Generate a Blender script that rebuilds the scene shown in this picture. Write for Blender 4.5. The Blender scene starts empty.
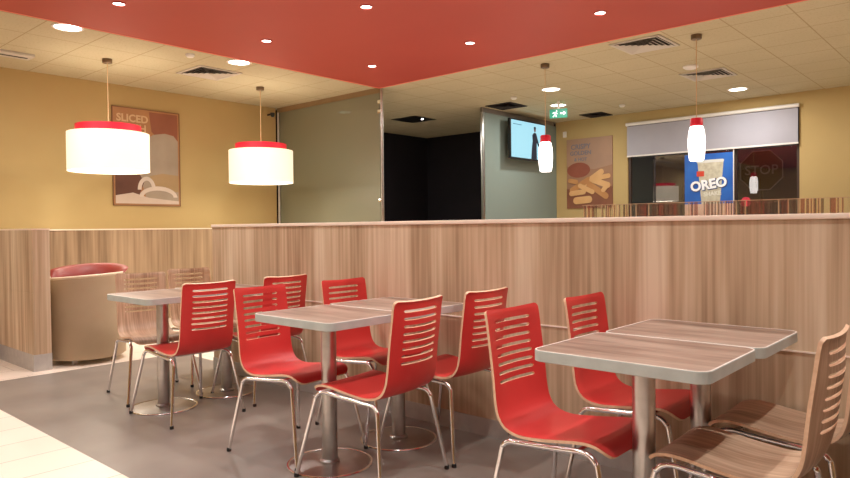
import bpy, bmesh, math, random
from mathutils import Vector, Matrix
random.seed(7)
S = bpy.context.scene
COL = S.collection
PI = math.pi

# ------------------------------------------------------------------ materials
def mat(name, rgb, rough=0.5, metal=0.0, emit=None, es=0.0, spec=0.5):
    m = bpy.data.materials.new(name); m.use_nodes = True
    b = m.node_tree.nodes['Principled BSDF']
    b.inputs['Base Color'].default_value = (*rgb, 1)
    b.inputs['Roughness'].default_value = rough
    b.inputs['Metallic'].default_value = metal
    b.inputs['Specular IOR Level'].default_value = spec
    if emit:
        b.inputs['Emission Color'].default_value = (*emit, 1)
        b.inputs['Emission Strength'].default_value = es
    return m

def N(m, t, **kw):
    n = m.node_tree.nodes.new(t)
    for k, v in kw.items():
        if k in n.inputs: n.inputs[k].default_value = v
        else: setattr(n, k, v)
    return n
def L(m, a, b): m.node_tree.links.new(a, b)
def ramp(m, fac, stops, interp='LINEAR'):
    r = N(m, 'ShaderNodeValToRGB'); r.color_ramp.interpolation = interp
    e = r.color_ramp.elements
    while len(e) < len(stops): e.new(0.5)
    for i, (p, c) in enumerate(stops):
        e[i].position = p; e[i].color = (*c, 1)
    L(m, fac, r.inputs['Fac']); return r.outputs['Color']
def bsdf(m): return m.node_tree.nodes['Principled BSDF']

def wood(name, cols, scale=(9, 9, .35), fine=(90, 90, 1.2), rough=0.45, amount=.35, coords='Object', spec=.35):
    """long straight grain: wide soft planks of tone with fine streaks"""
    m = mat(name, cols[1], rough, spec=spec)
    tc = N(m, 'ShaderNodeTexCoord')
    mp = N(m, 'ShaderNodeMapping'); mp.inputs['Scale'].default_value = scale
    mf = N(m, 'ShaderNodeMapping'); mf.inputs['Scale'].default_value = fine
    L(m, tc.outputs[coords], mp.inputs['Vector']); L(m, tc.outputs[coords], mf.inputs['Vector'])
    n1 = N(m, 'ShaderNodeTexNoise'); n1.inputs['Scale'].default_value = 1; n1.inputs['Detail'].default_value = 3; n1.inputs['Roughness'].default_value = .55
    n2 = N(m, 'ShaderNodeTexNoise'); n2.inputs['Scale'].default_value = 1; n2.inputs['Detail'].default_value = 4
    L(m, mp.outputs[0], n1.inputs['Vector']); L(m, mf.outputs[0], n2.inputs['Vector'])
    mx = N(m, 'ShaderNodeMix'); mx.data_type = 'FLOAT'; mx.inputs['Factor'].default_value = amount
    L(m, n1.outputs['Fac'], mx.inputs['A']); L(m, n2.outputs['Fac'], mx.inputs['B'])
    c = ramp(m, mx.outputs['Result'], [(.36, cols[0]), (.5, cols[1]), (.64, cols[2])])
    L(m, c, bsdf(m).inputs['Base Color'])
    return m

def noisy(name, a, b, scale=3, rough=.8, detail=4, bump=0.0, bscale=60, spec=.4, metal=0):
    m = mat(name, a, rough, spec=spec, metal=metal)
    tc = N(m, 'ShaderNodeTexCoord')
    n = N(m, 'ShaderNodeTexNoise'); n.inputs['Scale'].default_value = scale; n.inputs['Detail'].default_value = detail
    L(m, tc.outputs['Object'], n.inputs['Vector'])
    L(m, ramp(m, n.outputs['Fac'], [(.3, a), (.7, b)]), bsdf(m).inputs['Base Color'])
    if bump:
        n2 = N(m, 'ShaderNodeTexNoise'); n2.inputs['Scale'].default_value = bscale
        L(m, tc.outputs['Object'], n2.inputs['Vector'])
        bp = N(m, 'ShaderNodeBump'); bp.inputs['Strength'].default_value = bump; bp.inputs['Distance'].default_value = .01
        L(m, n2.outputs['Fac'], bp.inputs['Height']); L(m, bp.outputs[0], bsdf(m).inputs['Normal'])
    return m

def srgb(r, g, b):
    f = lambda c: (c/255/12.92) if c/255 <= .04045 else ((c/255+.055)/1.055)**2.4
    return (f(r), f(g), f(b))

M = {}
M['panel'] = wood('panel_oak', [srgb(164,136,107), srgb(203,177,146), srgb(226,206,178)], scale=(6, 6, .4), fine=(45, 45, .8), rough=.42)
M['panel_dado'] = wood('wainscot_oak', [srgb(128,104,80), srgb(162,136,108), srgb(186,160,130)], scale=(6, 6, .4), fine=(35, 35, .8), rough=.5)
M['cap'] = noisy('panel_cap', srgb(246,228,208), srgb(250,234,216), 8, .45)
M['joint'] = mat('pale_joint', srgb(248,232,216), .5)
M['alu'] = noisy('brushed_aluminium', srgb(188,184,180), srgb(200,196,190), 20, .45, metal=.3)
M['chrome'] = noisy('chrome', (.86, .87, .88), (.92, .93, .94), 30, .16, metal=1)
M['steel'] = noisy('brushed_steel', (.50, .49, .47), (.58, .57, .55), 25, .3, metal=1)
M['base_steel'] = noisy('base_steel', (.38, .35, .33), (.46, .43, .40), 12, .36, metal=1)
M['red'] = noisy('red_lacquer_ply', srgb(212,58,56), srgb(220,64,60), 3, .36, spec=.5)
M['ply'] = noisy('ply_edge', srgb(225,186,150), srgb(238,203,170), 60, .5)
M['chair_wood'] = wood('chair_oak', [srgb(160,126,100), srgb(192,158,130), srgb(216,186,158)], scale=(2.2, 16, 2.2), fine=(4, 90, 4), rough=.36, amount=.4)
M['laminate'] = wood('table_laminate', [srgb(112,90,78), srgb(146,122,107), srgb(168,146,130)], scale=(2.0, 16, 1), fine=(5, 90, 1), rough=.32, amount=.4, spec=.5)
M['edge'] = noisy('table_edge', srgb(180,188,182), srgb(194,202,196), 12, .45)
M['edge_line'] = mat('table_edge_bead', srgb(240,232,222), .4)
M['under'] = mat('table_underside', srgb(60,48,42), .7)
M['rubber'] = mat('black_rubber', (.02, .018, .018), .6)
M['tub'] = noisy('beige_leather', srgb(180,158,128), srgb(192,170,140), 2, .5, bump=.05, bscale=120)
M['tub_rim'] = noisy('cream_piping', srgb(226,206,176), srgb(236,216,188), 5, .5)
M['redpad'] = noisy('red_leather', srgb(132,46,38), srgb(146,54,44), 3, .45, bump=.04, bscale=90)
M['yellow'] = noisy('ochre_plaster', srgb(186,160,108), srgb(194,170,118), .8, .85, bump=.06, bscale=150)
M['dark'] = noisy('dark_wall', srgb(22,17,24), srgb(27,21,28), 4, .8)
M['redceil'] = noisy('red_ceiling_paint', srgb(170,66,54), srgb(176,70,57), 1, .55, spec=.5)
M['redlip'] = mat('ceiling_lip', srgb(226,120,100), .6)  # red panel edge, grazing light put into its paler colour
M['blind'] = noisy('blind_fabric', srgb(164,162,172), srgb(172,170,180), 2, .85)
M['white'] = mat('white_plastic', srgb(232,228,222), .5)
M['grey'] = mat('grey_plastic', srgb(120,112,104), .5)
M['vent'] = mat('vent_enamel', srgb(196,188,176), .5)
M['ventdark'] = mat('vent_void', srgb(38,30,28), .8)
M['black'] = mat('black_plastic', (.012, .012, .014), .35)
M['frame'] = mat('window_frame', srgb(70,52,44), .5)
M['cord'] = mat('cord', srgb(225,195,150), .5)
M['canopy'] = mat('canopy_bronze', srgb(120,100,78), .45, .4)
M['pink'] = mat('red_shade_ring', srgb(214,36,56), .4, emit=srgb(214,36,56), es=.25)
M['shade'] = mat('lit_shade', (.6, .54, .44), .6, emit=(1, .86, .62), es=.95)
M['shade_in'] = mat('lit_diffuser', (.9, .88, .85), .6, emit=(1, .93, .8), es=5)
M['glasslamp'] = mat('lit_glass', (.9, .9, .9), .4, emit=(1, .93, .86), es=4.2)
M['lamp'] = mat('lit_lens', (.9, .9, .9), .4, emit=(1, .93, .8), es=9)
M['led'] = mat('lit_spot', (.9, .9, .9), .4, emit=(1, .93, .84), es=14)
M['exit'] = mat('exit_green', srgb(40,150,120), .4, emit=srgb(70,150,130), es=.4)
M['exit_white'] = mat('exit_white', (.9, .9, .9), .4, emit=(.8, 1, .95), es=1.2)

# beige tiled ceiling
def ceiling_mat():
    m = noisy('ceiling_tiles', srgb(188,176,144), srgb(196,184,152), 1.2, .85)
    tc = N(m, 'ShaderNodeTexCoord'); sp = N(m, 'ShaderNodeSeparateXYZ'); L(m, tc.outputs['Object'], sp.inputs[0])
    def line(ax, ph):
        a = N(m, 'ShaderNodeMath', operation='ADD'); a.inputs[1].default_value = ph; L(m, sp.outputs[ax], a.inputs[0])
        d = N(m, 'ShaderNodeMath', operation='DIVIDE'); d.inputs[1].default_value = .54; L(m, a.outputs[0], d.inputs[0])
        f = N(m, 'ShaderNodeMath', operation='FRACT'); L(m, d.outputs[0], f.inputs[0])
        c = N(m, 'ShaderNodeMath', operation='LESS_THAN'); c.inputs[1].default_value = .022; L(m, f.outputs[0], c.inputs[0])
        return c.outputs[0]
    mx = N(m, 'ShaderNodeMath', operation='MAXIMUM'); L(m, line('X', 7.97+.54*20), mx.inputs[0]); L(m, line('Y', -8.15+.54*40), mx.inputs[1])
    src = bsdf(m).inputs['Base Color'].links[0].from_socket
    # pitted fissures in the tiles
    v = N(m, 'ShaderNodeTexNoise'); v.inputs['Scale'].default_value = 45; v.inputs['Detail'].default_value = 3
    L(m, tc.outputs['Object'], v.inputs['Vector'])
    fz = ramp(m, v.outputs['Fac'], [(.34, (.8, .78, .74)), (.45, (1, 1, 1))])
    mm = N(m, 'ShaderNodeMix'); mm.data_type = 'RGBA'; mm.blend_type = 'MULTIPLY'; mm.inputs[0].default_value = .6
    L(m, src, mm.inputs[6]); L(m, fz, mm.inputs[7])
    mix = N(m, 'ShaderNodeMix'); mix.data_type = 'RGBA'
    mix.inputs[7].default_value = (*srgb(164,146,112), 1)
    L(m, mx.outputs[0], mix.inputs[0]); L(m, mm.outputs[2], mix.inputs[6])
    L(m, mix.outputs[2], bsdf(m).inputs['Base Color'])
    return m
M['ceil'] = ceiling_mat()

def floor_mat():
    m = mat('greige_floor', srgb(150,130,116), .3, spec=.45)
    tc = N(m, 'ShaderNodeTexCoord')
    n = N(m, 'ShaderNodeTexNoise'); n.inputs['Scale'].default_value = 1.3; n.inputs['Detail'].default_value = 6
    L(m, tc.outputs['Object'], n.inputs['Vector'])
    L(m, ramp(m, n.outputs['Fac'], [(.3, srgb(122,112,104)), (.55, srgb(140,130,120)), (.75, srgb(152,143,132))]), bsdf(m).inputs['Base Color'])
    n2 = N(m, 'ShaderNodeTexNoise'); n2.inputs['Scale'].default_value = 2.5
    L(m, tc.outputs['Object'], n2.inputs['Vector'])
    r = N(m, 'ShaderNodeMapRange'); r.inputs['To Min'].default_value = .24; r.inputs['To Max'].default_value = .42
    L(m, n2.outputs['Fac'], r.inputs['Value']); L(m, r.outputs[0], bsdf(m).inputs['Roughness'])
    return m
M['floor'] = floor_mat()

def tile_mat():
    m = mat('cream_tiles', srgb(240,222,206), .35)
    tc = N(m, 'ShaderNodeTexCoord'); mp = N(m, 'ShaderNodeMapping')
    mp.inputs['Rotation'].default_value = (0, 0, PI/2); mp.inputs['Location'].default_value = (.06, .13, 0)
    L(m, tc.outputs['Object'], mp.inputs['Vector'])
    b = N(m, 'ShaderNodeTexBrick'); b.inputs['Scale'].default_value = 1
    b.inputs['Brick Width'].default_value = .92; b.inputs['Row Height'].default_value = .31
    b.inputs['Mortar Size'].default_value = .0035; b.inputs['Mortar Smooth'].default_value = .2
    b.inputs['Color1'].default_value = (*srgb(240,224,206), 1); b.inputs['Color2'].default_value = (*srgb(246,230,213), 1)
    b.inputs['Mortar'].default_value = (*srgb(190,170,152), 1)
    L(m, mp.outputs[0], b.inputs['Vector']); L(m, b.outputs['Color'], bsdf(m).inputs['Base Color'])
    return m
M['tile'] = tile_mat()

def frost_mat(name, rgb, tint=.25):
    m = mat(name, rgb, .35, spec=.5)
    t = N(m, 'ShaderNodeBsdfTransparent'); t.inputs[0].default_value = (.8, .85, .8, 1)
    mx = N(m, 'ShaderNodeMixShader'); mx.inputs[0].default_value = 1-tint
    out = m.node_tree.nodes['Material Output']
    L(m, t.outputs[0], mx.inputs[1]); L(m, bsdf(m).outputs[0], mx.inputs[2]); L(m, mx.outputs[0], out.inputs[0])
    return m
M['frost'] = frost_mat('frosted_glass', srgb(140,140,118), .12)
M['frost2'] = frost_mat('frosted_glass_cool', srgb(138,152,146), .12)

def pane_mat():
    m = bpy.data.materials.new('window_glass'); m.use_nodes = True
    nt = m.node_tree; nt.nodes.remove(nt.nodes['Principled BSDF'])
    t = N(m, 'ShaderNodeBsdfTransparent'); t.inputs[0].default_value = (.9, .9, .92, 1)
    g = N(m, 'ShaderNodeBsdfGlossy'); g.inputs['Roughness'].default_value = .01
    mx = N(m, 'ShaderNodeMixShader'); mx.inputs[0].default_value = .11
    L(m, t.outputs[0], mx.inputs[1]); L(m, g.outputs[0], mx.inputs[2]); L(m, mx.outputs[0], nt.nodes['Material Output'].inputs[0])
    return m
M['pane'] = pane_mat()

def stripe_mat():
    m = mat('striped_film', srgb(150,60,40), .25)
    tc = N(m, 'ShaderNodeTexCoord'); sp = N(m, 'ShaderNodeSeparateXYZ'); L(m, tc.outputs['Object'], sp.inputs[0])
    n = N(m, 'ShaderNodeTexWhiteNoise'); n.noise_dimensions = '1D'
    d = N(m, 'ShaderNodeMath', operation='DIVIDE'); d.inputs[1].default_value = .017; L(m, sp.outputs['X'], d.inputs[0])
    f = N(m, 'ShaderNodeMath', operation='FLOOR'); L(m, d.outputs[0], f.inputs[0]); L(m, f.outputs[0], n.inputs['W'])
    c = ramp(m, n.outputs['Value'], [(0, srgb(150,66,50)), (.17, srgb(120,76,54)), (.3, srgb(196,160,126)), (.38, srgb(86,52,42)), (.5, srgb(190,164,130))], 'CONSTANT')
    a = ramp(m, n.outputs['Value'], [(0, (.5,)*3), (.5, (.07,)*3)], 'CONSTANT')
    L(m, c, bsdf(m).inputs['Base Color'])
    t = N(m, 'ShaderNodeBsdfTransparent'); mx = N(m, 'ShaderNodeMixShader')
    L(m, a, mx.inputs[0]); L(m, t.outputs[0], mx.inputs[1]); L(m, bsdf(m).outputs[0], mx.inputs[2])
    L(m, mx.outputs[0], m.node_tree.nodes['Material Output'].inputs[0])
    return m
M['stripe'] = stripe_mat()

# ------------------------------------------------------------------ builders
def link(name, bm, m, parent=None, smooth=False, sharp_angle=None):
    me = bpy.data.meshes.new(name)
    if smooth:
        for f in bm.faces: f.smooth = True
        if sharp_angle:
            for e in bm.edges:
                if len(e.link_faces) == 2 and e.calc_face_angle(0) > sharp_angle: e.smooth = False
    bm.to_mesh(me); bm.free()
    for mm in (m if isinstance(m, (list, tuple)) else [m]): me.materials.append(mm)
    o = bpy.data.objects.new(name, me); COL.objects.link(o)
    if parent: o.parent = parent
    return o
def tag(o, label, cat, group=None, kind=None):
    if label: o['label'] = label
    if cat: o['category'] = cat
    if group: o['group'] = group
    if kind: o['kind'] = kind
    return o
def empty(name, loc, label, cat, group=None, rz=0):
    o = bpy.data.objects.new(name, None); COL.objects.link(o); o.location = loc; o.rotation_euler = (0, 0, rz)
    o.empty_display_size = .1
    return tag(o, label, cat, group)
def struct(o): o['kind'] = 'structure'; return o

def box(bm, a, b, mi=0):
    x0, y0, z0 = a; x1, y1, z1 = b
    v = [bm.verts.new(p) for p in ((x0,y0,z0),(x1,y0,z0),(x1,y1,z0),(x0,y1,z0),(x0,y0,z1),(x1,y0,z1),(x1,y1,z1),(x0,y1,z1))]
    for q in ((0,3,2,1),(4,5,6,7),(0,1,5,4),(1,2,6,5),(2,3,7,6),(3,0,4,7)):
        f = bm.faces.new([v[i] for i in q]); f.material_index = mi
def boxo(name, a, b, m, parent=None, bevel=0):
    bm = bmesh.new(); box(bm, a, b)
    if bevel: bmesh.ops.bevel(bm, geom=bm.edges[:], offset=bevel, segments=2, affect='EDGES', profile=.6)
    return link(name, bm, m, parent, smooth=bool(bevel), sharp_angle=.9 if bevel else None)
def lathe(bm, prof, n=40, c=(0, 0), mi=0, closed=False):
    rings = []
    for r, z in prof:
        rings.append([bm.verts.new((c[0]+max(r, 1e-5)*math.cos(2*PI*i/n), c[1]+max(r, 1e-5)*math.sin(2*PI*i/n), z)) for i in range(n)])
    for k in range(len(rings)-1):
        for i in range(n):
            f = bm.faces.new((rings[k][i], rings[k][(i+1) % n], rings[k+1][(i+1) % n], rings[k+1][i])); f.material_index = mi
    if closed:
        for i in range(n):
            bm.faces.new((rings[-1][i], rings[-1][(i+1) % n], rings[0][(i+1) % n], rings[0][i]))
    else:
        if prof[0][0] > 1e-4: bm.faces.new(rings[0][::-1])
        if prof[-1][0] > 1e-4: bm.faces.new(rings[-1])
    bmesh.ops.recalc_face_normals(bm, faces=bm.faces[:])
def latheo(name, prof, m, parent=None, n=40, closed=False, sharp=.6):
    bm = bmesh.new(); lathe(bm, prof, n, closed=closed)
    bmesh.ops.remove_doubles(bm, verts=bm.verts[:], dist=2e-5)
    return link(name, bm, m, parent, True, sharp)
def catmull(pts, sub=6):
    P = [Vector(p) for p in pts]; P = [P[0]*2-P[1]] + P + [P[-1]*2-P[-2]]; out = []
    for i in range(1, len(P)-2):
        a, b, c, d = P[i-1:i+3]
        for k in range(sub):
            t = k/sub
            out.append(.5*((2*b)+(c-a)*t+(2*a-5*b+4*c-d)*t*t+(3*b-a-3*c+d)*t**3))
    out.append(P[-2]); return out
def tube(bm, pts, r, n=12):
    P = [Vector(p) for p in pts]; rings = []; prev = None
    for i, p in enumerate(P):
        t = (P[min(i+1, len(P)-1)]-P[max(i-1, 0)]).normalized()
        if prev is None:
            u = t.orthogonal().normalized()
        else:
            u = (prev-t*prev.dot(t)).normalized()
        prev = u; w = t.cross(u)
        rings.append([bm.verts.new(p+(u*math.cos(2*PI*k/n)+w*math.sin(2*PI*k/n))*r) for k in range(n)])
    for k in range(len(rings)-1):
        for i in range(n): bm.faces.new((rings[k][i], rings[k][(i+1) % n], rings[k+1][(i+1) % n], rings[k+1][i]))
    bm.faces.new(rings[0][::-1]); bm.faces.new(rings[-1])
def tubeo(name, pts, r, m, parent=None, n=12, sub=0):
    bm = bmesh.new(); tube(bm, catmull(pts, sub) if sub else pts, r, n)
    bmesh.ops.recalc_face_normals(bm, faces=bm.faces[:])
    return link(name, bm, m, parent, True, 1.0)
def prism(bm, outline, z0, z1, mi=0):
    a = [bm.verts.new((x, y, z0)) for x, y in outline]; b = [bm.verts.new((x, y, z1)) for x, y in outline]
    n = len(a); bm.faces.new(a[::-1]).material_index = mi; bm.faces.new(b).material_index = mi
    for i in range(n): bm.faces.new((a[i], a[(i+1) % n], b[(i+1) % n], b[i])).material_index = mi
def rrect(hx, hy, r, n=8):
    o = []
    for cx, cy, a0 in ((hx-r, hy-r, 0), (-hx+r, hy-r, PI/2), (-hx+r, -hy+r, PI), (hx-r, -hy+r, 3*PI/2)):
        for k in range(n+1):
            a = a0+PI/2*k/n; o.append((cx+r*math.cos(a), cy+r*math.sin(a)))
    return o
def copy_tree(o, parent=None):
    c = o.copy(); COL.objects.link(c)
    if parent: c.parent = parent
    for ch in list(o.children): copy_tree(ch, c)
    return c

# ------------------------------------------------------------------ camera (solved from the photograph's vanishing points)
H = 1.172
yaw, pitch, roll, fpx = 0.727171, -0.017791, -0.010176, 671.56
f0 = Vector((-math.sin(yaw), math.cos(yaw), 0)); r0 = Vector((math.cos(yaw), math.sin(yaw), 0)); u0 = Vector((0, 0, 1))
fw = f0*math.cos(pitch)+u0*math.sin(pitch); uu = u0*math.cos(pitch)-f0*math.sin(pitch)
rr = r0*math.cos(roll)+uu*math.sin(roll); uu = uu*math.cos(roll)-r0*math.sin(roll)
cd = bpy.data.cameras.new('camera'); cam = bpy.data.objects.new('camera', cd); COL.objects.link(cam)
mw = Matrix.Identity(4)
for i in range(3): mw[i][0] = rr[i]; mw[i][1] = uu[i]; mw[i][2] = -fw[i]
mw[2][3] = H
cam.matrix_world = mw
cd.sensor_width = 36; cd.lens = fpx/850*36; cd.clip_start = .02; cd.clip_end = 100
S.camera = cam

# ------------------------------------------------------------------ room shell
ZC = 3.0
XL, YB, YD, XR, YF = -8.5, 10.5, 1.42, 3.0, -3.0
struct(boxo('floor', (-5.97, YD, -.05), (XR, 3.2, 0), M['floor']))
struct(boxo('floor_front', (-9.3, YF, -.05), (XR, YD, 0), M['tile']))
struct(boxo('floor_left', (-9.3, YD, -.05), (-5.97, 3.2, 0), M['tile']))
struct(boxo('floor_back', (-9.3, 3.2, -.05), (XR, YB+.1, 0), M['tile']))
struct(boxo('ceiling', (-9.4, YF, ZC), (XR, YB+.1, ZC+.05), M['ceil']))
bm = bmesh.new(); box(bm, (-6.2, YF, ZC-.03), (XR, 6.11, ZC-.0005))
struct(link('ceiling_drop', bm, M['redceil']))
bm = bmesh.new()
box(bm, (-6.225, YF, ZC-.032), (-6.2, 6.11, ZC-.0005)); box(bm, (-6.225, 6.11, ZC-.032), (XR, 6.135, ZC-.0005))
struct(link('trim_1', bm, M['redlip']))
struct(boxo('wall_left', (XL-.1, YF, 0), (XL, 6.16, ZC), M['yellow']))
struct(boxo('wall_right', (XR, YF, 0), (XR+.1, YB, ZC), M['yellow']))
struct(boxo('wall_front', (-9.4, YF-.1, 0), (XR+.1, YF, ZC), M['yellow']))
# back wall with the window opening
WX0, WX1, WZ0, WZ1 = -4.86, -2.33, .95, 2.82
bm = bmesh.new()
box(bm, (-6.205, YB, 0), (WX0, YB+.12, ZC)); box(bm, (WX1, YB, 0), (XR, YB+.12, ZC))
box(bm, (WX0, YB, 0), (WX1, YB+.12, WZ0)); box(bm, (WX0, YB, WZ1), (WX1, YB+.12, ZC))
struct(link('wall_back', bm, M['yellow']))
struct(boxo('wall_alcove_left', (-9.27, 6.16, 0), (-9.17, 10.5, ZC), M['dark']))
struct(boxo('wall_alcove_back', (-9.17, 10.4, 0), (-6.23, 10.5, ZC), M['dark']))
struct(boxo('wall_alcove_side', (-9.17, 6.26, 0), (XL, 6.36, ZC), M['dark']))

# wood wainscot on the left wall
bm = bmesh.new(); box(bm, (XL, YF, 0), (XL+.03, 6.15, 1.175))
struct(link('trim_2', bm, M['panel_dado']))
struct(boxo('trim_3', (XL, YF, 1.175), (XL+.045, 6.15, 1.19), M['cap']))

# window
w = struct(boxo('window_1', (WX0+.03, YB+.05, WZ0+.03), (WX1-.03, YB+.056, WZ1-.03), M['pane']))
bm = bmesh.new()
for a, b in (((WX0, YB+.03, WZ0), (WX0+.04, YB+.09, WZ1)), ((WX1-.04, YB+.03, WZ0), (WX1, YB+.09, WZ1)),
             ((WX0, YB+.03, WZ0), (WX1, YB+.09, WZ0+.04)), ((WX0, YB+.03, WZ1-.04), (WX1, YB+.09, WZ1)),
             ((-3.20, YB+.035, WZ0), (-3.17, YB+.085, WZ1))): box(bm, a, b)
link('window_frame', bm, M['frame'], w)

# roller blind
rb = empty('roller_blind', (-3.595, 10.46, 2.28), 'pale grey roller blind pulled halfway down the dark window', 'blind')
bm = bmesh.new(); nx = 30
box(bm, (-1.255, -.002, .02), (1.255, .002, .50)); link('blind_fabric', bm, M['blind'], rb)
tubeo('roller', [(-1.27, 0, .535), (1.27, 0, .535)], .028, M['white'], rb)
boxo('bottom_bar', (-1.26, -.008, 0), (1.26, .008, .025), M['white'], rb, .003)

# ------------------------------------------------------------------ text helper
def text_mesh(name, s, size, m, parent, loc, rot, shear=0, align='CENTER', ext=.001, sx=1, offset=0):
    cu = bpy.data.curves.new('lettering', 'FONT'); cu.body = s; cu.size = size; cu.shear = shear; cu.align_x = align; cu.align_y = 'CENTER'
    cu.extrude = ext; cu.offset = offset; cu.resolution_u = 3
    o = bpy.data.objects.new('tmp', cu); COL.objects.link(o)
    bpy.context.view_layer.update()
    me = bpy.data.meshes.new_from_object(o.evaluated_get(bpy.context.evaluated_depsgraph_get()))
    bpy.data.objects.remove(o); me.name = name; me.materials.clear(); me.materials.append(m)
    o = bpy.data.objects.new(name, me); COL.objects.link(o); o.parent = parent; o.location = loc; o.rotation_euler = rot; o.scale = (sx, 1, 1)
    return o
def flat(name, pts, m, parent, y0, th=.0015):
    """printed patch: outline in the poster's own x,z plane, facing -y"""
    bm = bmesh.new()
    a = [bm.verts.new((x, y0, z)) for x, z in pts]; b = [bm.verts.new((x, y0-th, z)) for x, z in pts]
    n = len(a); bm.faces.new(a[::-1]); bm.faces.new(b)
    for i in range(n): bm.faces.new((a[i], a[(i+1) % n], b[(i+1) % n], b[i]))
    bmesh.ops.recalc_face_normals(bm, faces=bm.faces[:])
    return link(name, bm, m, parent)
def ell(cx, cz, rx, rz, n=28, rot=0, a0=0, a1=2*PI):
    o = []
    for k in range(n):
        a = a0+(a1-a0)*k/(n if a1-a0 > 6.28 else n-1); x, z = rx*math.cos(a), rz*math.sin(a)
        o.append((cx+x*math.cos(rot)-z*math.sin(rot), cz+x*math.sin(rot)+z*math.cos(rot)))
    return o
def pill(cx, cz, l, r, rot, n=8):
    o = []
    for s, a0 in ((1, -PI/2), (-1, PI/2)):
        for k in range(n+1):
            a = a0+PI*k/n; o.append((s*l/2+r*math.cos(a), r*math.sin(a)))
    return [(cx+x*math.cos(rot)-z*math.sin(rot), cz+x*math.sin(rot)+z*math.cos(rot)) for x, z in o]

def prt(name, a, b=None, sc=3): return noisy(name, srgb(*a), srgb(*(b or a)), sc, .5)

# poster on left wall: sliced onion print.  Local x runs along the wall, faces +X in the room
PW, PH = .88, 1.23
pl = empty('poster', (XL+.016, 4.135, 1.49), 'brown food poster with SLICED FRESH lettering on ochre wall behind the left drum lamp', 'poster', rz=PI/2)
boxo('poster_board', (-PW/2, 0, 0), (PW/2, .014, PH), prt('poster_brown', (168,120,80), (182,134,90)), pl)
flat('print_tomato', [(.03, PH-.02), (PW/2-.02, PH-.02), (PW/2-.02, .86), (.30, .84), (.16, .86), (.06, .96)], prt('print_maroon', (140,84,62), (152,94,70)), pl, -.0002)
flat('print_onion', [(-.10, .35), (-.12, .62), (-.05, .82), (.08, .92), (.24, .95), (.36, .93), (PW/2-.02, .86), (PW/2-.02, .02), (0, .02)], prt('print_grey', (158,142,124), (172,158,140)), pl, -.002)
flat('print_dark_brown', [(-PW/2+.02, .44), (-.16, .48), (-.05, .30), (-.12, .12), (-PW/2+.02, .08)], prt('print_umber', (92,58,46), (110,72,56)), pl, -.0035)  # dark brown area of the print
flat('print_bun', [(.02, .38), (.2, .42), (PW/2-.02, .40), (PW/2-.02, .18), (.1, .2)], prt('print_tan', (166,140,100), (178,150,112)), pl, -.005)
flat('print_base', [(-PW/2+.02, .02), (-PW/2+.02, .12), (-.2, .16), (0, .1), (PW/2-.02, .06), (PW/2-.02, .02)], prt('print_cream', (198,180,164), (212,194,180)), pl, -.0065)
for cx, cz, rx, rz, w, yy in ((.14, .11, .26, .14, .055, -.008), (-.02, .2, .12, .17, .05, -.0105)):
    o = ell(cx, cz, rx, rz, 30, 0, 0, PI); i = ell(cx, cz, rx-w, rz-w, 30, 0, 0, PI)
    flat('print_onion_ring', o+i[::-1], prt('print_ring', (206,190,176), (220,206,194)), pl, yy)
lm = mat('poster_lettering', srgb(214,182,140), .5)
text_mesh('lettering', 'SLICED', .13, lm, pl, (-.19, -.004, 1.10), (PI/2, 0, 0), ext=.001, offset=.004)
text_mesh('lettering', 'FRESH', .13, lm, pl, (-.19, -.004, .98), (PI/2, 0, 0), ext=.001, offset=.004)
bm = bmesh.new()
for a, b in (((-PW/2-.008, -.008, -.008), (-PW/2, .014, PH+.008)), ((PW/2, -.008, -.008), (PW/2+.008, .014, PH+.008)), ((-PW/2, -.008, -.008), (PW/2, .014, 0)), ((-PW/2, -.008, PH), (PW/2, .014, PH+.008))): box(bm, a, b)
link('poster_frame', bm, mat('poster_frame', srgb(132,92,62), .5), pl)

# poster on back wall: french fries
pr = empty('poster', (-5.55, YB-.016, 1.47), 'brown poster of golden fries on the far ochre wall beside the window', 'poster')
boxo('poster_board', (-.43, 0, 0), (.43, .014, 1.20), prt('poster_mauve', (150,112,88), (164,124,96), 2), pr)
flat('print_sky', [(-.43, 1.2), (.43, 1.2), (.43, .72), (.1, .66), (-.43, .74)], prt('print_mauve', (160,128,108), (176,140,114), 2), pr, -.0002)
flat('print_blur', ell(-.2, .66, .22, .13), prt('print_red_brown', (134,72,56), (146,84,64)), pr, -.002)
flat('print_tray', [(-.43, .0), (.43, .0), (.43, .36), (0, .30), (-.43, .34)], prt('print_rust', (128,80,60), (142,92,68)), pr, -.0025)
fm1 = prt('print_fry', (206,158,104), (220,176,124)); fm2 = prt('print_fry_shade', (178,124,76), (196,144,92))
for k, (cx, cz, l, r, a) in enumerate(((.05, .50, .46, .05, .55), (-.17, .40, .4, .048, .5), (.2, .43, .36, .05, -.35), (-.22, .27, .28, .045, .1), (.16, .30, .42, .052, -.6), (.27, .52, .22, .04, .15), (-.12, .14, .3, .062, .06), (-.3, .47, .16, .04, -.2), (-.05, .33, .3, .04, -.45), (.31, .34, .16, .04, .8))):
    flat('print_fry', pill(cx, cz, l-r, r, a), fm2 if k % 3 == 1 else fm1, pr, -.004-.0016*k, .001)
tm = mat('poster_lettering_grey', srgb(120,118,128), .5)
for k, (s, sz) in enumerate((('CRISPY', .12), ('GOLDEN', .10), ('& HOT', .08))):
    text_mesh('lettering', s, sz, tm, pr, (-.16, -.004, 1.06-.11*k), (PI/2, 0, 0), offset=.002)

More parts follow.
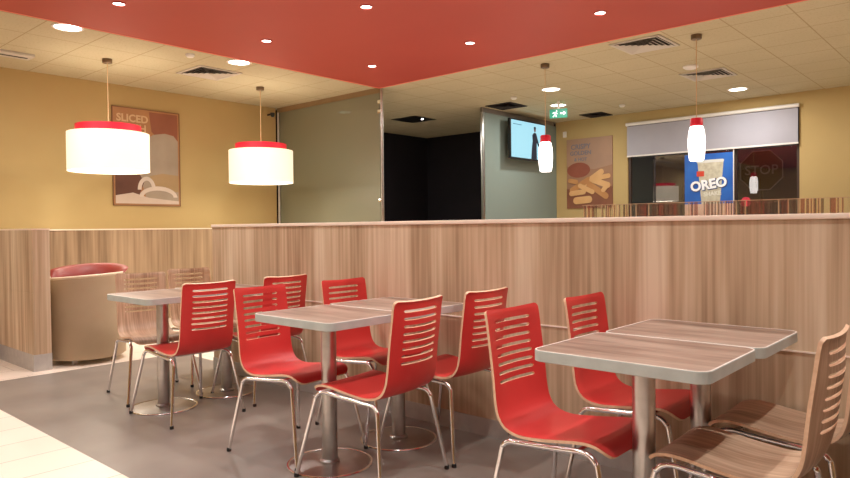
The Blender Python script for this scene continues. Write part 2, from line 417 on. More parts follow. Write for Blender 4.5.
# window poster with the milkshake
po = empty('window_poster', (-3.56, YB-.03, 1.18), 'blue OREO milkshake poster hanging against the dark window', 'poster')
boxo('poster_sheet', (-.355, 0, 0), (.355, .006, 1.06), noisy('poster_blue', srgb(28,84,176), srgb(44,112,204), 2.5, .4), po)
flat('print_foot', [(-.355, 0), (.355, 0), (.355, .30), (-.355, .30)], prt('print_foot', (200,160,140), (222,190,170)), po, -.0002)
flat('print_cup', [(-.10, .30), (.17, .30), (.225, .95), (-.16, .95)], noisy('print_cup', srgb(180,172,150), srgb(214,210,190), 14, .5), po, -.002)
flat('print_cup_rim', pill(.03, .945, .36, .022, 0), prt('print_rim', (222,224,220)), po, -.004)
flat('print_badge', [(-.17, .72), (-.06, .72), (-.06, .80), (-.17, .80)], prt('print_badge', (206,70,50)), po, -.005)
text_mesh('lettering', 'OREO', .20, mat('oreo_shadow', srgb(40,60,110), .5), po, (.012, -.0065, .582), (PI/2, -.13, 0), offset=.014, sx=.98)
text_mesh('lettering', 'OREO', .20, mat('oreo_white', srgb(240,240,244), .4, emit=(1, 1, 1), es=.12), po, (.004, -.009, .590), (PI/2, -.13, 0), offset=.008, sx=.98)
text_mesh('lettering', 'SHAKE', .085, mat('shake_white', srgb(228,226,214), .5), po, (.06, -.0065, .45), (PI/2, -.08, 0), offset=.004)
boxo('hanging_strip', (.358, -.004, .1), (.372, .008, 1.10), M['white'], po)

# sign outside and a small red light beyond the glass
st = empty('stop_sign', (-3.0, 11.15, .27), 'faint octagonal STOP sign outside the dark window', 'sign')
gm = mat('sign_outline', srgb(120,110,110), .6, emit=srgb(120,110,110), es=.035)  # faint emission stands in for light falling on the sign
oc = [(math.cos(PI/8+k*PI/4), math.sin(PI/8+k*PI/4)) for k in range(8)]
bm = bmesh.new()
for k in range(8):
    (x0, z0), (x1, z1) = oc[k], oc[(k+1) % 8]
    v = [bm.verts.new((x*s, y, 1.72+z*s)) for x, z, s, y in ((x0, z0, .33, 0), (x1, z1, .33, 0), (x1, z1, .315, 0), (x0, z0, .315, 0))]
    w2 = [bm.verts.new(q.co+Vector((0, .006, 0))) for q in v]
    bm.faces.new(v); bm.faces.new(w2[::-1])
    for i in range(4): bm.faces.new((v[i], w2[i], w2[(i+1) % 4], v[(i+1) % 4]))
link('sign_border', bm, gm, st)
bm = bmesh.new(); v1 = [bm.verts.new((x*.315, .008, 1.72+z*.315)) for x, z in oc]; v2 = [bm.verts.new((x*.315, .02, 1.72+z*.315)) for x, z in oc]
bm.faces.new(v1[::-1]); bm.faces.new(v2)
for i in range(8): bm.faces.new((v1[i], v1[(i+1) % 8], v2[(i+1) % 8], v2[i]))
link('sign_plate', bm, mat('sign_plate', srgb(38,20,22), .6), st)
text_mesh('lettering', 'STOP', .20, gm, st, (0, -.002, 1.72), (PI/2, 0, 0), offset=.002)
tubeo('sign_post', [(0, .03, -.27), (0, .03, 1.5)], .02, mat('sign_post', (.02, .02, .02), .6), st)
struct(boxo('floor_outside', (-12, YB+.12, -.05), (6, 20, 0), mat('asphalt', (.01, .01, .011), .8)))
bl = empty('bollard_light', (-3.38, 11.7, .0), 'small glowing red light outside low behind the window', 'light')
latheo('bollard', [(.05, 0), (.05, 1.43), (.03, 1.45), (0, 1.45)], mat('bollard', (.02, .02, .02), .6), bl, 16)
latheo('red_lens', [(.045, 1.46), (.07, 1.50), (.07, 1.56), (.045, 1.60), (0, 1.61)], mat('red_lens', (.5, .02, .05), .4, emit=(1, .03, .09), es=.9), bl, 16)

# striped screen in front of the back wall
ss = empty('striped_screen', (-1.8, 10.0, 0), 'low glass screen with red and brown vertical stripes before the window', 'screen')
boxo('striped_glass', (-3.62, -.004, .06), (3.6, .004, 1.495), M['stripe'], ss)
boxo('top_rail', (-3.62, -.008, 1.495), (3.6, .008, 1.503), mat('rail', srgb(176,140,110), .4), ss)
boxo('floor_rail', (-3.62, -.025, 0), (3.6, .025, .06), M['alu'], ss)

# ------------------------------------------------------------------ frosted glass screens and posts
g1 = empty('glass_screen', (-7.36, 6.2, 0), 'tall frosted grey-green glass screen between the ochre wall and steel post', 'glass screen')
boxo('glass_pane', (-1.139, -.006, .03), (1.075, .006, 2.93), M['frost'], g1)
boxo('head_channel', (-1.13, -.02, 2.93), (1.085, .02, 2.998), noisy('channel', srgb(140,118,86), srgb(150,126,92), 4, .6), g1)
boxo('floor_channel', (-1.02, -.02, 0), (1.088, .02, .03), M['alu'], g1)
tubeo('post', [(-1.09, -.03, 0), (-1.09, -.03, 2.93)], .016, M['alu'], g1)
po1 = empty('steel_post', (-6.25, 6.2, 0), 'thin polished steel post under the corner of the red ceiling', 'post')
tubeo('pole', [(0, 0, 0), (0, 0, 2.998)], .02, M['steel'], po1)
for z in (2.66, 2.78, 1.5): boxo('glass_clamp', (-.05, -.03, z), (-.0, .03, z+.05), M['chrome'], po1, .005)
g2 = empty('glass_screen', (-6.2, 9.33, 0), 'tall cool grey frosted glass screen behind the television', 'glass screen')
boxo('glass_pane', (-.006, -.98, .03), (.006, 1.165, 2.93), M['frost2'], g2)
boxo('head_channel', (-.02, -1.03, 2.93), (.02, 1.06, 2.998), M['grey'], g2)
boxo('floor_channel', (-.02, -.98, 0), (.02, 1.06, .03), M['alu'], g2)
boxo('post', (-.02, -1.03, 0), (.02, -.98, 2.93), M['steel'], g2, .003)

# ------------------------------------------------------------------ television
tv = empty('television', (-6.02, 9.34, 2.24), 'wall television showing a man in dark suit on pale blue screen', 'television', rz=PI/2)
boxo('bezel', (-.53, -.0, 0), (.53, .05, .64), M['black'], tv, .006)
scr = boxo('screen', (-.508, -.003, .03), (.508, .001, .618), mat('screen_blue', (.02, .03, .03), .2, emit=srgb(160,214,230), es=1.15), tv)
sk = mat('screen_dark', (.01, .01, .012), .3, emit=srgb(28,40,58), es=.8); sf = mat('screen_skin', (.05, .03, .03), .3, emit=srgb(110,84,78), es=.8)
flat('screen_figure', [(0.060, .03), (0.080, .20), (0.105, .33), (0.095, .42), (0.130, .455), (0.175, .47), (0.215, .455), (0.240, .40), (0.290, .30), (0.325, .24), (0.310, .22), (0.270, .26), (0.230, .31), (0.225, .2), (0.230, .03)], sk, scr, -.0032)
flat('screen_face', ell(.175, .515, .028, .04), sf, scr, -.0032)
flat('screen_hair', ell(.172, .543, .032, .022), sk, scr, -.005)
flat('screen_caption', [(-.46, .55), (-.22, .55), (-.22, .56), (-.46, .56)], mat('screen_caption', (.01,)*3, .3, emit=srgb(70,130,160), es=.8), scr, -.0032)
boxo('wall_bracket', (-.12, .05, .2), (.12, .165, .42), M['black'], tv)
boxo('mounting_arm', (-.04, .05, .42), (.04, .10, .60), M['black'], tv)

# ------------------------------------------------------------------ exit sign, small ceiling gear
ex = empty('exit_sign', (-5.07, 8.66, 2.745), 'green running man exit sign hanging from the ceiling by the television', 'exit sign', rz=-.05+yaw-.35)
boxo('sign_box', (-.13, -.015, 0), (.13, .015, .13), M['exit'], ex, .003)
flat('arrow', [(.03, .055), (.075, .055), (.075, .035), (.11, .065), (.075, .095), (.075, .075), (.03, .075)], M['exit_white'], ex, -.0152)
flat('running_man', [(-.085, .02), (-.06, .045), (-.05, .07), (-.08, .062), (-.085, .075), (-.05, .088), (-.03, .085), (-.01, .06), (-.018, .055), (-.033, .066), (-.038, .05), (-.02, .035), (-.03, .012), (-.04, .014), (-.035, .032), (-.055, .035), (-.075, .012)], M['exit_white'], ex, -.0152)
flat('running_man_head', ell(-.026, .10, .010, .010, 14), M['exit_white'], ex, -.0152)
boxo('mount', (-.02, -.01, .13), (.02, .01, .254), M['white'], ex, .004)

def downlight(x, y, r, label, power, group='round downlights in the beige ceiling', z=ZC, rim='white', lens='lamp', cat='ceiling light', spot=None, col=(1, .97, .91), name='ceiling_light'):
    e = empty(name, (x, y, z), label, cat, group)
    latheo('trim_ring', [(r*1.16, -.001), (r*1.14, -.008), (r, -.010), (r*.96, -.004), (r*.96, -.001)], M[rim], e, 28, closed=True)
    latheo('lens', [(0, -.0015), (r*.96, -.0015), (r*.96, -.004), (0, -.007)], M[lens], e, 28)
    if power:
        if spot:
            ld = bpy.data.lights.new('lamp', 'SPOT'); ld.spot_size = spot; ld.spot_blend = .6; ld.shadow_soft_size = .035
        else:
            ld = bpy.data.lights.new('lamp', 'AREA'); ld.shape = 'DISK'; ld.size = r*1.6
        ld.energy = power; ld.color = col
        lo = bpy.data.objects.new('lamp', ld); COL.objects.link(lo); lo.parent = e; lo.location = (0, 0, -.014)
    return e
DP = 24
for x, y, lab in ((-6.41, 2.41, 'round white downlight in beige ceiling, nearer one beside the red ceiling edge at left'),
                  (-6.42, 4.18, 'round white downlight in beige ceiling between the left air vent and red edge'),
                  (-4.72, 7.87, 'round white downlight in beige ceiling in front of the exit sign'),
                  (-5.26, 8.98, 'round white downlight in beige ceiling directly above the exit sign'),
                  (-2.89, 9.66, 'round white downlight in beige ceiling nearest the window blind')):
    downlight(x, y, .115, lab, DP)
for x, y in ((-6.42, .6), (-7.7, -1.2), (-.9, 7.9), (1.2, 9.3), (1.2, 7.2)):  # unseen downlights added to light the room evenly
    downlight(x, y, .115, 'added unseen fill downlight in beige ceiling, outside the view', DP)
downlight(-8.0, 7.1, .115, 'added unseen fill downlight in the alcove ceiling behind the frosted glass', 40)  # added out of sight to brighten the alcove and its ceiling
SP = 66
for x, y, lab in ((-5.49, 2.46, 'small bright spotlight in red ceiling, top left of the picture'),
                  (-5.54, 3.92, 'small bright spotlight in red ceiling nearest the left beige ceiling'),
                  (-4.09, 3.89, 'small bright spotlight in red ceiling at top centre'),
                  (-5.54, 5.35, 'small bright spotlight in red ceiling just above its corner and the post'),
                  (-4.14, 5.36, 'small bright spotlight in red ceiling, second from corner along the right edge'),
                  (-2.74, 5.39, 'small bright spotlight in red ceiling at top right')):
    downlight(x*.976, y*.976, .045, lab, SP, 'small spotlights in the red ceiling', ZC-.03, 'redceil', 'led', 'spotlight', spot=2.2, col=(1, .975, .94), name='spotlight')
for x in (-4.09, -2.7, -1.3, .1):  # further unseen spots, added as fill for the seating area
    for y in (2.46, 1.0, -.5, 3.9):
        if (x, y) == (-4.09, 3.9): continue
        downlight(x*.976, y*.976, .045, 'added unseen fill spotlight in red ceiling, outside the view', SP*(1.0 if y > 0 else .8), 'small spotlights in the red ceiling', ZC-.03, 'redceil', 'led', 'spotlight', spot=2.2, col=(1, .975, .94), name='spotlight')

def vent(x, y, s, label, dark=False, rz=0):
    e = empty('ceiling_vent', (x, y, ZC), label, 'vent', 'square ceiling air vents', rz)
    h = s/2
    boxo('backing', (-h*.9, -h*.9, -.004), (h*.9, h*.9, -.0008), M['ventdark'], e)
    bm = bmesh.new()
    for a, b in (((-h, -h), (h, -h*.88)), ((-h, h*.88), (h, h)), ((-h, -h*.88), (-h*.88, h*.88)), ((h*.88, -h*.88), (h, h*.88))):
        box(bm, (a[0], a[1], -.012), (b[0], b[1], -.001))
    link('frame', bm, M['ventdark'] if dark else M['vent'], e)
    # four-way louvres: nested sloping square rings
    for k in range(5):
        o, i = h*(.86-.17*k), h*(.86-.17*k-.10)
        bm = bmesh.new()
        for q in range(4):
            c, s_ = math.cos(q*PI/2), math.sin(q*PI/2)
            R = lambda px, py: (px*c-py*s_, px*s_+py*c)
            v = []
            for (px, py, pz) in ((-o, -o, -.018), (o, -o, -.018), (i, -i, -.006), (-i, -i, -.006)):
                X, Y = R(px, py); v.append(bm.verts.new((X, Y, pz)))
            v2 = [bm.verts.new(p.co+Vector((0, 0, .0015))) for p in v]
            bm.faces.new(v[::-1]); bm.faces.new(v2)
            for n_ in range(4): bm.faces.new((v[n_], v[(n_+1) % 4], v2[(n_+1) % 4], v2[n_]))
        link('louvre', bm, M['ventdark'] if dark else M['vent'], e)
    return e
vent(-7.10, 4.22, .54, 'square louvred air vent in beige ceiling at left above the drum lamps')
vent(-2.87, 6.60, .52, 'square louvred air vent in beige ceiling right beside the red ceiling edge')
vent(-2.87, 8.45, .52, 'square louvred air vent in beige ceiling in front of the roller blind')
vent(-5.86, 8.47, .46, 'dark square air vent in ceiling beside top of cool grey glass screen', True)
vent(-5.27, 10.2, .40, 'dark square air vent in ceiling close to the far ochre wall', True)
op = empty('ceiling_hatch', (-7.72, 8.42, ZC), 'open black square panel in the ceiling of the dark alcove', 'ceiling panel')
boxo('hatch_panel', (-.27, -.27, -.006), (.27, .27, -.001), M['black'], op)
latheo('pilot_light', [(0, -.0065), (.02, -.0065), (.02, -.012), (0, -.014)], M['led'], op, 12).location = (.14, .06, 0)
for x, y, lab in ((-2.87, 7.87, 'round white ceiling speaker between the two right air vents'), (-5.39, 7.98, 'small white round ceiling detector left of the far downlight'), (-6.49, 3.64, 'small white ceiling detector beside the left air vent'), (-4.55, 9.65, 'small white round ceiling detector near far wall')):
    r = .085 if 'speaker' in lab else .045
    tag(latheo('ceiling_speaker' if 'speaker' in lab else 'smoke_detector', [(0, -.001), (r, -.001), (r*1.0, -.018), (r*.7, -.034), (0, -.038)], M['white'], None, 20), lab, 'speaker' if 'speaker' in lab else 'detector').location = (x, y, ZC)
# strip diffuser at far left
sd = empty('slot_diffuser', (-7.75, 2.0, ZC), 'long white slot diffuser in beige ceiling along the left wall', 'vent')
boxo('diffuser_body', (-.10, -.6, -.03), (.10, .55, -.001), M['vent'], sd, .004)
boxo('diffuser_slot', (-.02, -.56, -.032), (.02, .51, -.0305), M['ventdark'], sd)
# camera near the glass
sc = empty('security_camera', (-8.38, 6.02, 2.87), 'small black security camera in corner above the frosted glass', 'camera')
latheo('dome', [(0, -.035), (.022, -.028), (.034, 0), (.034, .03), (.0, .03)], M['black'], sc, 20)
boxo('arm', (-.119, -.012, .0), (-.03, .012, .024), M['black'], sc)
boxo('wall_sensor', (-6.045, YB-.035, 2.72), (-5.985, YB, 2.82), M['white'], None, .004)
tag(bpy.data.objects['wall_sensor'], 'small white sensor box high on ochre wall above the fries poster', 'sensor')

# ------------------------------------------------------------------ pendants
def drum(x, y, label, r=.405, z0=1.80, z1=2.205):
    e = empty('drum_pendant', (x, y, z0), label, 'pendant lamp', 'drum pendant lamps by the ochre wall')
    h = z1-z0; t = .004
    latheo('lamp_shade', [(r, 0), (r, h), (r-t, h), (r-t, 0)], M['shade'], e, 64, closed=True)
    latheo('diffuser', [(0, .012), (r-t-.002, .012), (r-t-.002, .016), (0, .016)], M['shade_in'], e, 48)
    latheo('top_ring', [(r*.80, h-.03), (r*.80, h+.085), (r*.79, h+.085), (r*.79, h-.03)], M['pink'], e, 64, closed=True)
    bm = bmesh.new()
    for k in range(3):
        a = k*2*PI/3+.3; tube(bm, [(0, 0, h+.08), (r*.795*math.cos(a), r*.795*math.sin(a), h+.03)], .004, 8)
    for k in range(6):
        a = k*PI/3+.1; tube(bm, [(r*.79*math.cos(a), r*.79*math.sin(a), h-.01), ((r-.003)*math.cos(a), (r-.003)*math.sin(a), h-.01)], .003, 6)
    link('spider', bm, M['steel'], e)
    tubeo('cord', [(0, 0, h+.085), (0, 0, ZC-z0-.03)], .0045, M['cord'], e, 8)
    latheo('canopy', [(0, ZC-z0-.045), (.045, ZC-z0-.045), (.05, ZC-z0-.04), (.05, ZC-z0-.001), (0, ZC-z0-.001)], M['canopy'], e, 24)
    ld = bpy.data.lights.new('lamp', 'AREA'); ld.shape = 'DISK'; ld.size = .7; ld.energy = 9; ld.color = (1, .88, .70)
    lo = bpy.data.objects.new('lamp', ld); COL.objects.link(lo); lo.parent = e; lo.location = (0, 0, .008)
    ld = bpy.data.lights.new('lamp', 'POINT'); ld.shadow_soft_size = .12; ld.energy = 2; ld.color = (1, .86, .66)
    lo = bpy.data.objects.new('lamp', ld); COL.objects.link(lo); lo.parent = e; lo.location = (0, 0, .25)
    return e
drum(-7.31, 3.14, 'large glowing cream drum pendant with red top ring, nearer one before the SLICED poster')
drum(-7.36, 5.10, 'glowing cream drum pendant with red top ring, farther one beside the frosted glass', z0=1.762, z1=2.178)
def small_pendant(x, y, label):
    z0 = 1.785
    e = empty('bottle_pendant', (x, y, z0), label, 'pendant lamp', 'small white bottle-shaped pendants with red caps')
    latheo('glass_shade', [(0, 0), (.055, 0), (.066, .012), (.074, .07), (.079, .15), (.079, .2), (.074, .27), (.062, .325), (.05, .335)], M['glasslamp'], e, 32)
    latheo('cap', [(0, .335), (.056, .335), (.058, .345), (.058, .40), (.05, .412), (0, .415)], M['pink'], e, 32)
    tubeo('cord', [(0, 0, .412), (0, 0, ZC-z0-.03)], .004, M['cord'], e, 8)
    latheo('canopy', [(0, ZC-z0-.045), (.045, ZC-z0-.045), (.05, ZC-z0-.04), (.05, ZC-z0-.001), (0, ZC-z0-.001)], M['canopy'], e, 24)
small_pendant(-4.04, 6.61, 'small white glowing pendant with red cap in front of the television')
small_pendant(-2.36, 6.62, 'small white glowing pendant with red cap in front of the roller blind')

# ------------------------------------------------------------------ partitions
PY = 3.011
pt = empty('partition', (-5.06, PY, 0), 'long waist-high oak panel partition running behind all the tables', 'partition')
bm = bmesh.new(); box(bm, (0, 0, .10), (7.3, .13, .652)); box(bm, (0, 0, .658), (7.3, .13, 1.188)); box(bm, (.004, .004, .652), (7.296, .126, .658))
link('panel', bm, M['panel'], pt)
boxo('joint_strip', (-.001, -.004, .652), (7.3, .0, .659), M['joint'], pt)
boxo('cap', (-.006, -.008, 1.188), (7.3, .14, 1.210), M['cap'], pt, .003)
boxo('baseboard', (-.004, -.006, 0), (7.3, .136, .10), M['alu'], pt)
pw = empty('partition', (-6.13, 1.99, 0), 'short oak partition end at the left edge beside the tub chair', 'partition')
bm = bmesh.new(); box(bm, (-2.34, 0, .14), (0, .135, .652)); box(bm, (-2.34, 0, .655), (0, .135, 1.18)); box(bm, (-2.336, .003, .652), (-.003, .132, .655))
link('panel', bm, M['panel'], pw)
boxo('cap', (-2.34, -.003, 1.18), (.003, .138, 1.192), M['cap'], pw)
boxo('baseboard', (-2.34, -.003, 0), (.003, .138, .14), M['alu'], pw)

# ------------------------------------------------------------------ chairs
PROF = [(-.006, .852), (.004, .83), (.014, .76), (.026, .673), (.035, .60), (.042, .53), (.052, .478), (.073, .44), (.108, .418), (.165, .409), (.25, .416), (.33, .427), (.385, .435), (.44, .436), (.478, .423), (.504, .397)]
def shell_mesh(name, face_m, edge_m):
    pts = [Vector((x, 0, z)) for x, z in PROF]; P = catmull(pts, 10)
    cum = [0]
    for a, b in zip(P, P[1:]): cum.append(cum[-1]+(b-a).length)
    T = cum[-1]
    def at(s):
        s = min(max(s, 0), T)
        for i in range(len(P)-1):
            if cum[i+1] >= s-1e-9:
                t = (s-cum[i])/(cum[i+1]-cum[i]); p = P[i].lerp(P[i+1], t); d = (P[min(i+2, len(P)-1)]-P[max(i-1, 0)]).normalized()
                return p, Vector((-d.z, 0, d.x))      # normal toward the sitter's side
    slots = []
    for k in range(8):
        c = .048+.0335*k; slots.append((c-.0062, c+.0062))
    S_ = {0, .004, .010, .018}
    for a, b in slots: S_ |= {a, b, (a+b)/2}
    s = .31
    while s < T-.06: S_.add(round(s, 4)); s += .022
    S_ |= {T-.06, T-.045, T-.03, T-.018, T-.008, T-.003, T}
    ss_ = sorted(S_)
    ts = [-1, -.985, -.95, -.85, -.74, -.67, -.64, -.62, -.45, -.25, 0, .25, .45, .62, .64, .67, .74, .85, .95, .985, 1]
    HW = .179
    def hw(s):
        r = .018; w = HW+.010*min(1, max(0, (s-.3)/.3))
        if s < r: w -= r-math.sqrt(max(0, r*r-(r-s)**2))
        rf = .055; q = T-s
        if q < rf: w -= rf-math.sqrt(max(0, rf*rf-(rf-q)**2))
        return w
    th = .0055
    bm = bmesh.new(); F = []; B = []
    slotmid = {}
    for s in ss_:
        p, n = at(s)
        k = (.012+.022*min(1, s/.12))*min(1, max(0, (.50-s)/.22)) + .008*min(1, max(0, (s-.5)/.1))*min(1, max(0, (T-s)/.12))
        fr, bk = [], []
        for t in ts:
            sv = s
            for a, b in slots:     # pinch the slot ends into a rounded shape
                if abs(abs(t)-.67) < 1e-6 and (abs(s-a) < 1e-6 or abs(s-b) < 1e-6):
                    sv = (a+b)/2+(s-(a+b)/2)*.25
                if abs(abs(t)-.64) < 1e-6 and (abs(s-a) < 1e-6 or abs(s-b) < 1e-6):
                    sv = (a+b)/2+(s-(a+b)/2)*.8
            pp, nn = (p, n) if sv == s else at(sv)
            y = -t*hw(s)
            q = pp+nn*(k*(abs(t)**2-1)) + Vector((0, y, 0))
            fr.append(bm.verts.new(q+nn*th)); bk.append(bm.verts.new(q-nn*th))
        F.append(fr); B.append(bk)
    def hole(i, j):
        s0, s1 = ss_[i], ss_[i+1]; t0, t1 = ts[j], ts[j+1]
        if t0 < -.671 or t1 > .671: return False
        return any(s0 >= a-1e-7 and s1 <= b+1e-7 for a, b in slots)
    nI, nJ = len(ss_)-1, len(ts)-1
    keep = lambda i, j: 0 <= i < nI and 0 <= j < nJ and not hole(i, j)
    rims = []
    for i in range(nI):
        for j in range(nJ):
            if not keep(i, j): continue
            f = bm.faces.new((F[i][j], F[i+1][j], F[i+1][j+1], F[i][j+1])); f.smooth = True
            f = bm.faces.new((B[i][j], B[i][j+1], B[i+1][j+1], B[i+1][j])); f.smooth = True
            for (di, dj, a, b) in ((-1, 0, (i, j), (i, j+1)), (1, 0, (i+1, j+1), (i+1, j)), (0, -1, (i+1, j), (i, j)), (0, 1, (i, j+1), (i+1, j+1))):
                if not keep(i+di, j+dj):
                    f = bm.faces.new((F[a[0]][a[1]], F[b[0]][b[1]], B[b[0]][b[1]], B[a[0]][a[1]])); f.material_index = 1; rims.append(f)
    bmesh.ops.recalc_face_normals(bm, faces=bm.faces[:])
    for f in rims:
        f.smooth = True
        for e in f.edges:
            if any(g.material_index == 0 for g in e.link_faces): e.smooth = False
    me = bpy.data.meshes.new(name); bm.to_mesh(me); bm.free(); me.materials.append(face_m); me.materials.append(edge_m)
    return me

def make_chair(kind):
    red = kind == 'red'
    root = empty('cafe_chair', (0, 0, 0), 'x', 'chair', 'slotted bent plywood chairs around the tables')
    me = shell_mesh('seat_shell', M['red'] if red else M['chair_wood'], M['ply'])
    sh = bpy.data.objects.new('seat_shell', me); COL.objects.link(sh); sh.parent = root
    for s in (1, -1):
        yr, yf = .194*s, .245*s
        fl = tubeo('leg', [(.275, yr, .3985), (.35, yr, .405), (.40, yr, .410), (.438, yr*1.01, .404), (.462, yr*1.015, .381), (.474, yr*1.03, .35), (.55, yf, .012)], .0098, M['chrome'], root, 12, 5)
        rl = tubeo('leg', [(.275, yr, .3985), (.21, yr, .394), (.16, yr, .390), (.115, yr*1.0, .386), (.090, yr*1.015, .367), (.080, yr*1.03, .33), (.030, yf, .012)], .0098, M['chrome'], root, 12, 5)
        for l, x in ((fl, .551), (rl, .0285)):
            bm = bmesh.new(); lathe(bm, [(0, 0), (.011, 0), (.012, .004), (.0112, .019), (0, .019)], 14, (x, yf))
            link('foot_cap', bm, M['rubber'], l, True, .8)
    for x, z in ((.19, .3925), (.39, .4085)):
        tubeo('crossbar', [(x, -.194, z), (x, .194, z)], .008, M['chrome'], root, 10)
    bm = bmesh.new()
    for x, z in ((.19, .4022), (.39, .4185)):
        for y in (-.1, .1): box(bm, (x-.02, y-.015, z-.004), (x+.02, y+.015, z+.006))
    link('mounting_plate', bm, M['black'], root)
    return root
protos = {'red': make_chair('red'), 'wood': make_chair('wood')}
used = set()
def chair(kind, x, y, face, label, rot=0):
    """x = where the top of the back stands, face +1 looks towards +X"""
    o = protos[kind] if kind not in used else copy_tree(protos[kind])
    used.add(kind)
    o.location = (x, y, 0); o.rotation_euler = (0, 0, (0 if face > 0 else PI)+math.radians(rot)); o['label'] = label
    return o
CH = [
 ('red', -1.512, 2.215, 1, 0, 'red slotted chair at near left of the right table, its back edge nearest the camera'),
 ('red', -1.505, 2.79, 1, 0, 'red slotted chair against the partition at far left of the right table'),
 ('red', -3.175, 2.18, 1, 5, 'red slotted chair at near left of the middle table, facing right'),
 ('red', -3.17, 2.79, 1, 0, 'red slotted chair by the partition at far left of the middle table'),
 ('red', -2.028, 2.235, -1, 5, 'red slotted chair at near right of the middle table, seen from behind'),
 ('red', -2.035, 2.76, -1, 0, 'red slotted chair by the partition at far right of the middle table'),
 ('red', -3.70, 2.18, -1, 0, 'red slotted chair at near right of the left table, seen from behind'),
 ('red', -3.75, 2.785, -1, 0, 'red slotted chair by the partition at far right of the left table'),
 ('wood', -4.92, 2.33, 1, -10, 'oak slotted chair at near left of the left table beside the beige tub chair'),
 ('wood', -5.14, 2.84, 1, -4, 'oak slotted chair by the partition end at far left of the left table'),
 ('wood', -.415, 2.29, -1, 0, 'oak slotted chair in the right foreground, near side of the right table'),
 ('wood', -.395, 2.79, -1, 0, 'oak slotted chair against the partition at the far right edge'),
]
for k, x, y, f, r, lab in CH: chair(k, x, y, f, lab, r)

# ------------------------------------------------------------------ tables
def make_table():
    root = empty('cafe_table', (0, 0, 0), 'x', 'table', 'grey-brown laminate pedestal tables')
    hx, hy = .296, .246; TT, TB = .75, .712
    bm = bmesh.new(); prism(bm, rrect(hx-.003, hy-.003, .042), TB+.001, TT)
    for f in bm.faces:
        if f.normal.z < -.5 or f.calc_center_median().z < TB+.01: f.material_index = 1
    link('tabletop', bm, [M['laminate'], M['under']], root)
    bm = bmesh.new(); o = rrect(hx, hy, .045); i = rrect(hx-.003, hy-.003, .042); n = len(o)
    lv = [[bm.verts.new((x, y, z)) for x, y in q] for q, z in ((i, TB), (o, TB+.002), (o, TT-.0015), (i, TT+.0004))]
    for a, b in zip(lv, lv[1:]+lv[:1]):
        for k in range(n): bm.faces.new((a[k], a[(k+1) % n], b[(k+1) % n], b[k]))
    bmesh.ops.recalc_face_normals(bm, faces=bm.faces[:])
    link('edge_band', bm, M['edge'], root, True, .6)
    bm = bmesh.new(); o = rrect(hx-.0015, hy-.0015, .0435); i = rrect(hx-.0055, hy-.0055, .0395)
    lv = [[bm.verts.new((x, y, z)) for x, y in q] for q, z in ((i, TT-.0005), (o, TT-.0005), (o, TT+.0008), (i, TT+.0008))]
    for a, b in zip(lv, lv[1:]+lv[:1]):
        for k in range(n): bm.faces.new((a[k], a[(k+1) % n], b[(k+1) % n], b[k]))
    bmesh.ops.recalc_face_normals(bm, faces=bm.faces[:])
    link('edge_bead', bm, M['edge_line'], root)
    latheo('column', [(0, .012), (.038, .012), (.038, .70), (0, .70)], M['steel'], root, 32)
    boxo('support_plate', (-.16, -.16, .70), (.16, .16, .712), M['black'], root)
    latheo('base_plate', [(.0, .0125), (.045, .0122), (.06, .011), (.19, .007), (.205, .005), (.205, 0), (0, 0)], M['base_steel'], root, 56)
    latheo('base_rim', [(.2055, .0), (.212, .0), (.214, .004), (.212, .008), (.205, .009), (.2005, .0072), (.2055, .0052)], M['chrome'], root, 56, closed=True)
    latheo('column_collar', [(.0385, .0125), (.05, .0125), (.05, .020), (.0385, .028)], M['steel'], root, 32, closed=True)
    return root
tproto = make_table()
TB_ = [(-.96, 2.19, 'laminate pedestal table, near one of the right pair in the foreground'),
       (-.945, 2.687, 'laminate pedestal table against the partition, far one of the right pair'),
       (-2.575, 2.165, 'laminate pedestal table, near one of the middle pair'),
       (-2.58, 2.662, 'laminate pedestal table by the partition, far one of the middle pair'),
       (-4.24, 2.15, 'laminate pedestal table, near one of the left pair beside the oak chairs'),
       (-4.29, 2.65, 'laminate pedestal table by the partition, far one of the left pair')]
for i, (x, y, lab) in enumerate(TB_):
    o = tproto if i == 0 else copy_tree(tproto)
    o.location = (x, y, 0); o['label'] = lab

# ------------------------------------------------------------------ tub chair
tc_ = empty('tub_chair', (-6.36, 2.50, 0), 'beige leather tub chair with red back pad behind the short partition', 'armchair')
R_ = .33
bm = bmesh.new()
n = 64
def rim_h(a):   # a measured so that the camera side is lower
    d = math.cos(a-math.radians(-45+8)); return .752+.02*math.cos(a-math.atan2(.665, .747)-PI)*-1
rings = []
for z_, r_ in ((.045, R_-.02), (.06, R_), (.4, R_+.003), (None, R_), (None, R_-.02), (None, R_-.06), (.46, R_-.07), (.44, 0.001)):
    ring = []
    for k in range(n):
        a = 2*PI*k/n
        z = z_ if z_ is not None else rim_h(a)+(0 if r_ == R_ else .008 if r_ == R_-.02 else -.005)
        ring.append(bm.verts.new((r_*math.cos(a), r_*math.sin(a), z)))
    rings.append(ring)
for a, b in zip(rings, rings[1:]):
    for k in range(n): bm.faces.new((a[k], a[(k+1) % n], b[(k+1) % n], b[k]))
bm.faces.new(rings[0][::-1])
bmesh.ops.remove_doubles(bm, verts=bm.verts[:], dist=.0005); bmesh.ops.recalc_face_normals(bm, faces=bm.faces[:])
link('shell', bm, M['tub'], tc_, True, 1.0)
tubeo('rim_piping', [((R_-.016)*math.cos(2*PI*k/60), (R_-.016)*math.sin(2*PI*k/60), rim_h(2*PI*k/60)+.011) for k in range(61)], .013, M['tub_rim'], tc_, 10)
bm = bmesh.new(); bmesh.ops.create_uvsphere(bm, u_segments=32, v_segments=16, radius=1)
for v in bm.verts:
    p = v.co; v.co = Vector((p.x*.265, p.y*.265, p.z*.055))
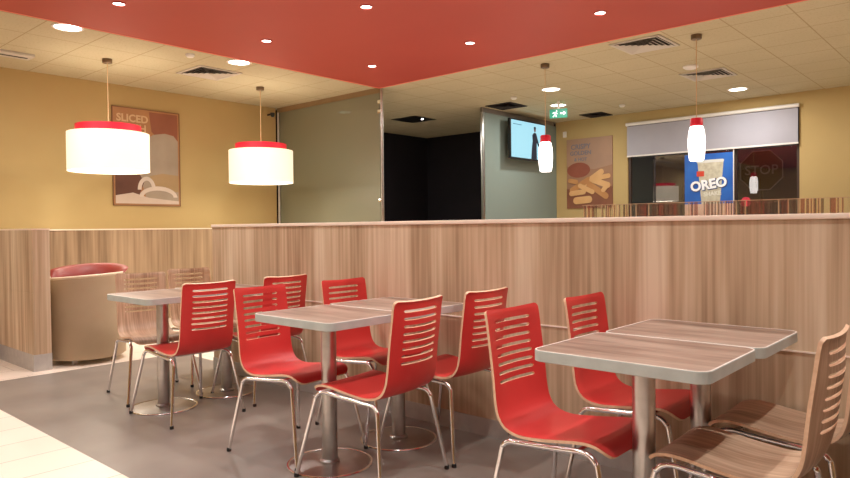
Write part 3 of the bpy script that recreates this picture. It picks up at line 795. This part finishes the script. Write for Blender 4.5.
link('seat_cushion', bm, M['redpad'], tc_, True).location = (0, 0, .50)
# red back pad rising above the far rim: an arc with pointed ends
bm = bmesh.new(); A0, A1, n = 40, 230, 40; rings = []
for k in range(n+1):
    f = k/n; a = math.radians(A0+(A1-A0)*f); top = .785+.07*math.sin(PI*f)**.7
    prof = [(R_-.045, .60), (R_-.055, .72), (R_-.035, .775), (R_+.01, top-.012), (R_+.028, top), (R_+.012, top+.006), (R_-.03, top-.008), (R_-.095, .74), (R_-.10, .60)]
    t = min(1, math.sin(PI*f)*3+.15)
    c = Vector((R_-.06, 0, .72))
    rings.append([bm.verts.new((((rr_-c.x)*t+c.x)*math.cos(a), ((rr_-c.x)*t+c.x)*math.sin(a), (zz-c.z)*t+c.z)) for rr_, zz in prof])
for a, b in zip(rings, rings[1:]):
    m_ = len(a)
    for k in range(m_): bm.faces.new((a[k], a[(k+1) % m_], b[(k+1) % m_], b[k]))
bm.faces.new(rings[0][::-1]); bm.faces.new(rings[-1]); bmesh.ops.recalc_face_normals(bm, faces=bm.faces[:])
link('back_pad', bm, M['redpad'], tc_, True, 1.2)
for k in range(4):
    a = PI/4+k*PI/2; bm = bmesh.new(); lathe(bm, [(0, 0), (.022, 0), (.026, .048), (0, .048)], 16, (.24*math.cos(a), .24*math.sin(a))); link('foot', bm, M['alu'], tc_, True, .8)

# red upholstered bench end, only its corner shows at the left edge
be = empty('bench', (-7.3, 1.72, 0), 'red upholstered bench end peeking in at the left edge by the partition', 'bench')
boxo('seat_cushion', (-.5, -.2, .16), (.17, .2, .45), M['redpad'], be, .03)
boxo('plinth', (-.46, -.16, 0), (.13, .16, .16), M['redpad'], be)

# ------------------------------------------------------------------ world, view
wd = bpy.data.worlds.new('night'); wd.use_nodes = True; S.world = wd
bg = wd.node_tree.nodes['Background']; bg.inputs[0].default_value = (.01, .009, .012, 1); bg.inputs[1].default_value = 1
S.view_settings.view_transform = 'Standard'; S.view_settings.look = 'None'; S.view_settings.gamma = 1; S.view_settings.use_curve_mapping = False
S.view_settings.exposure = 0.0
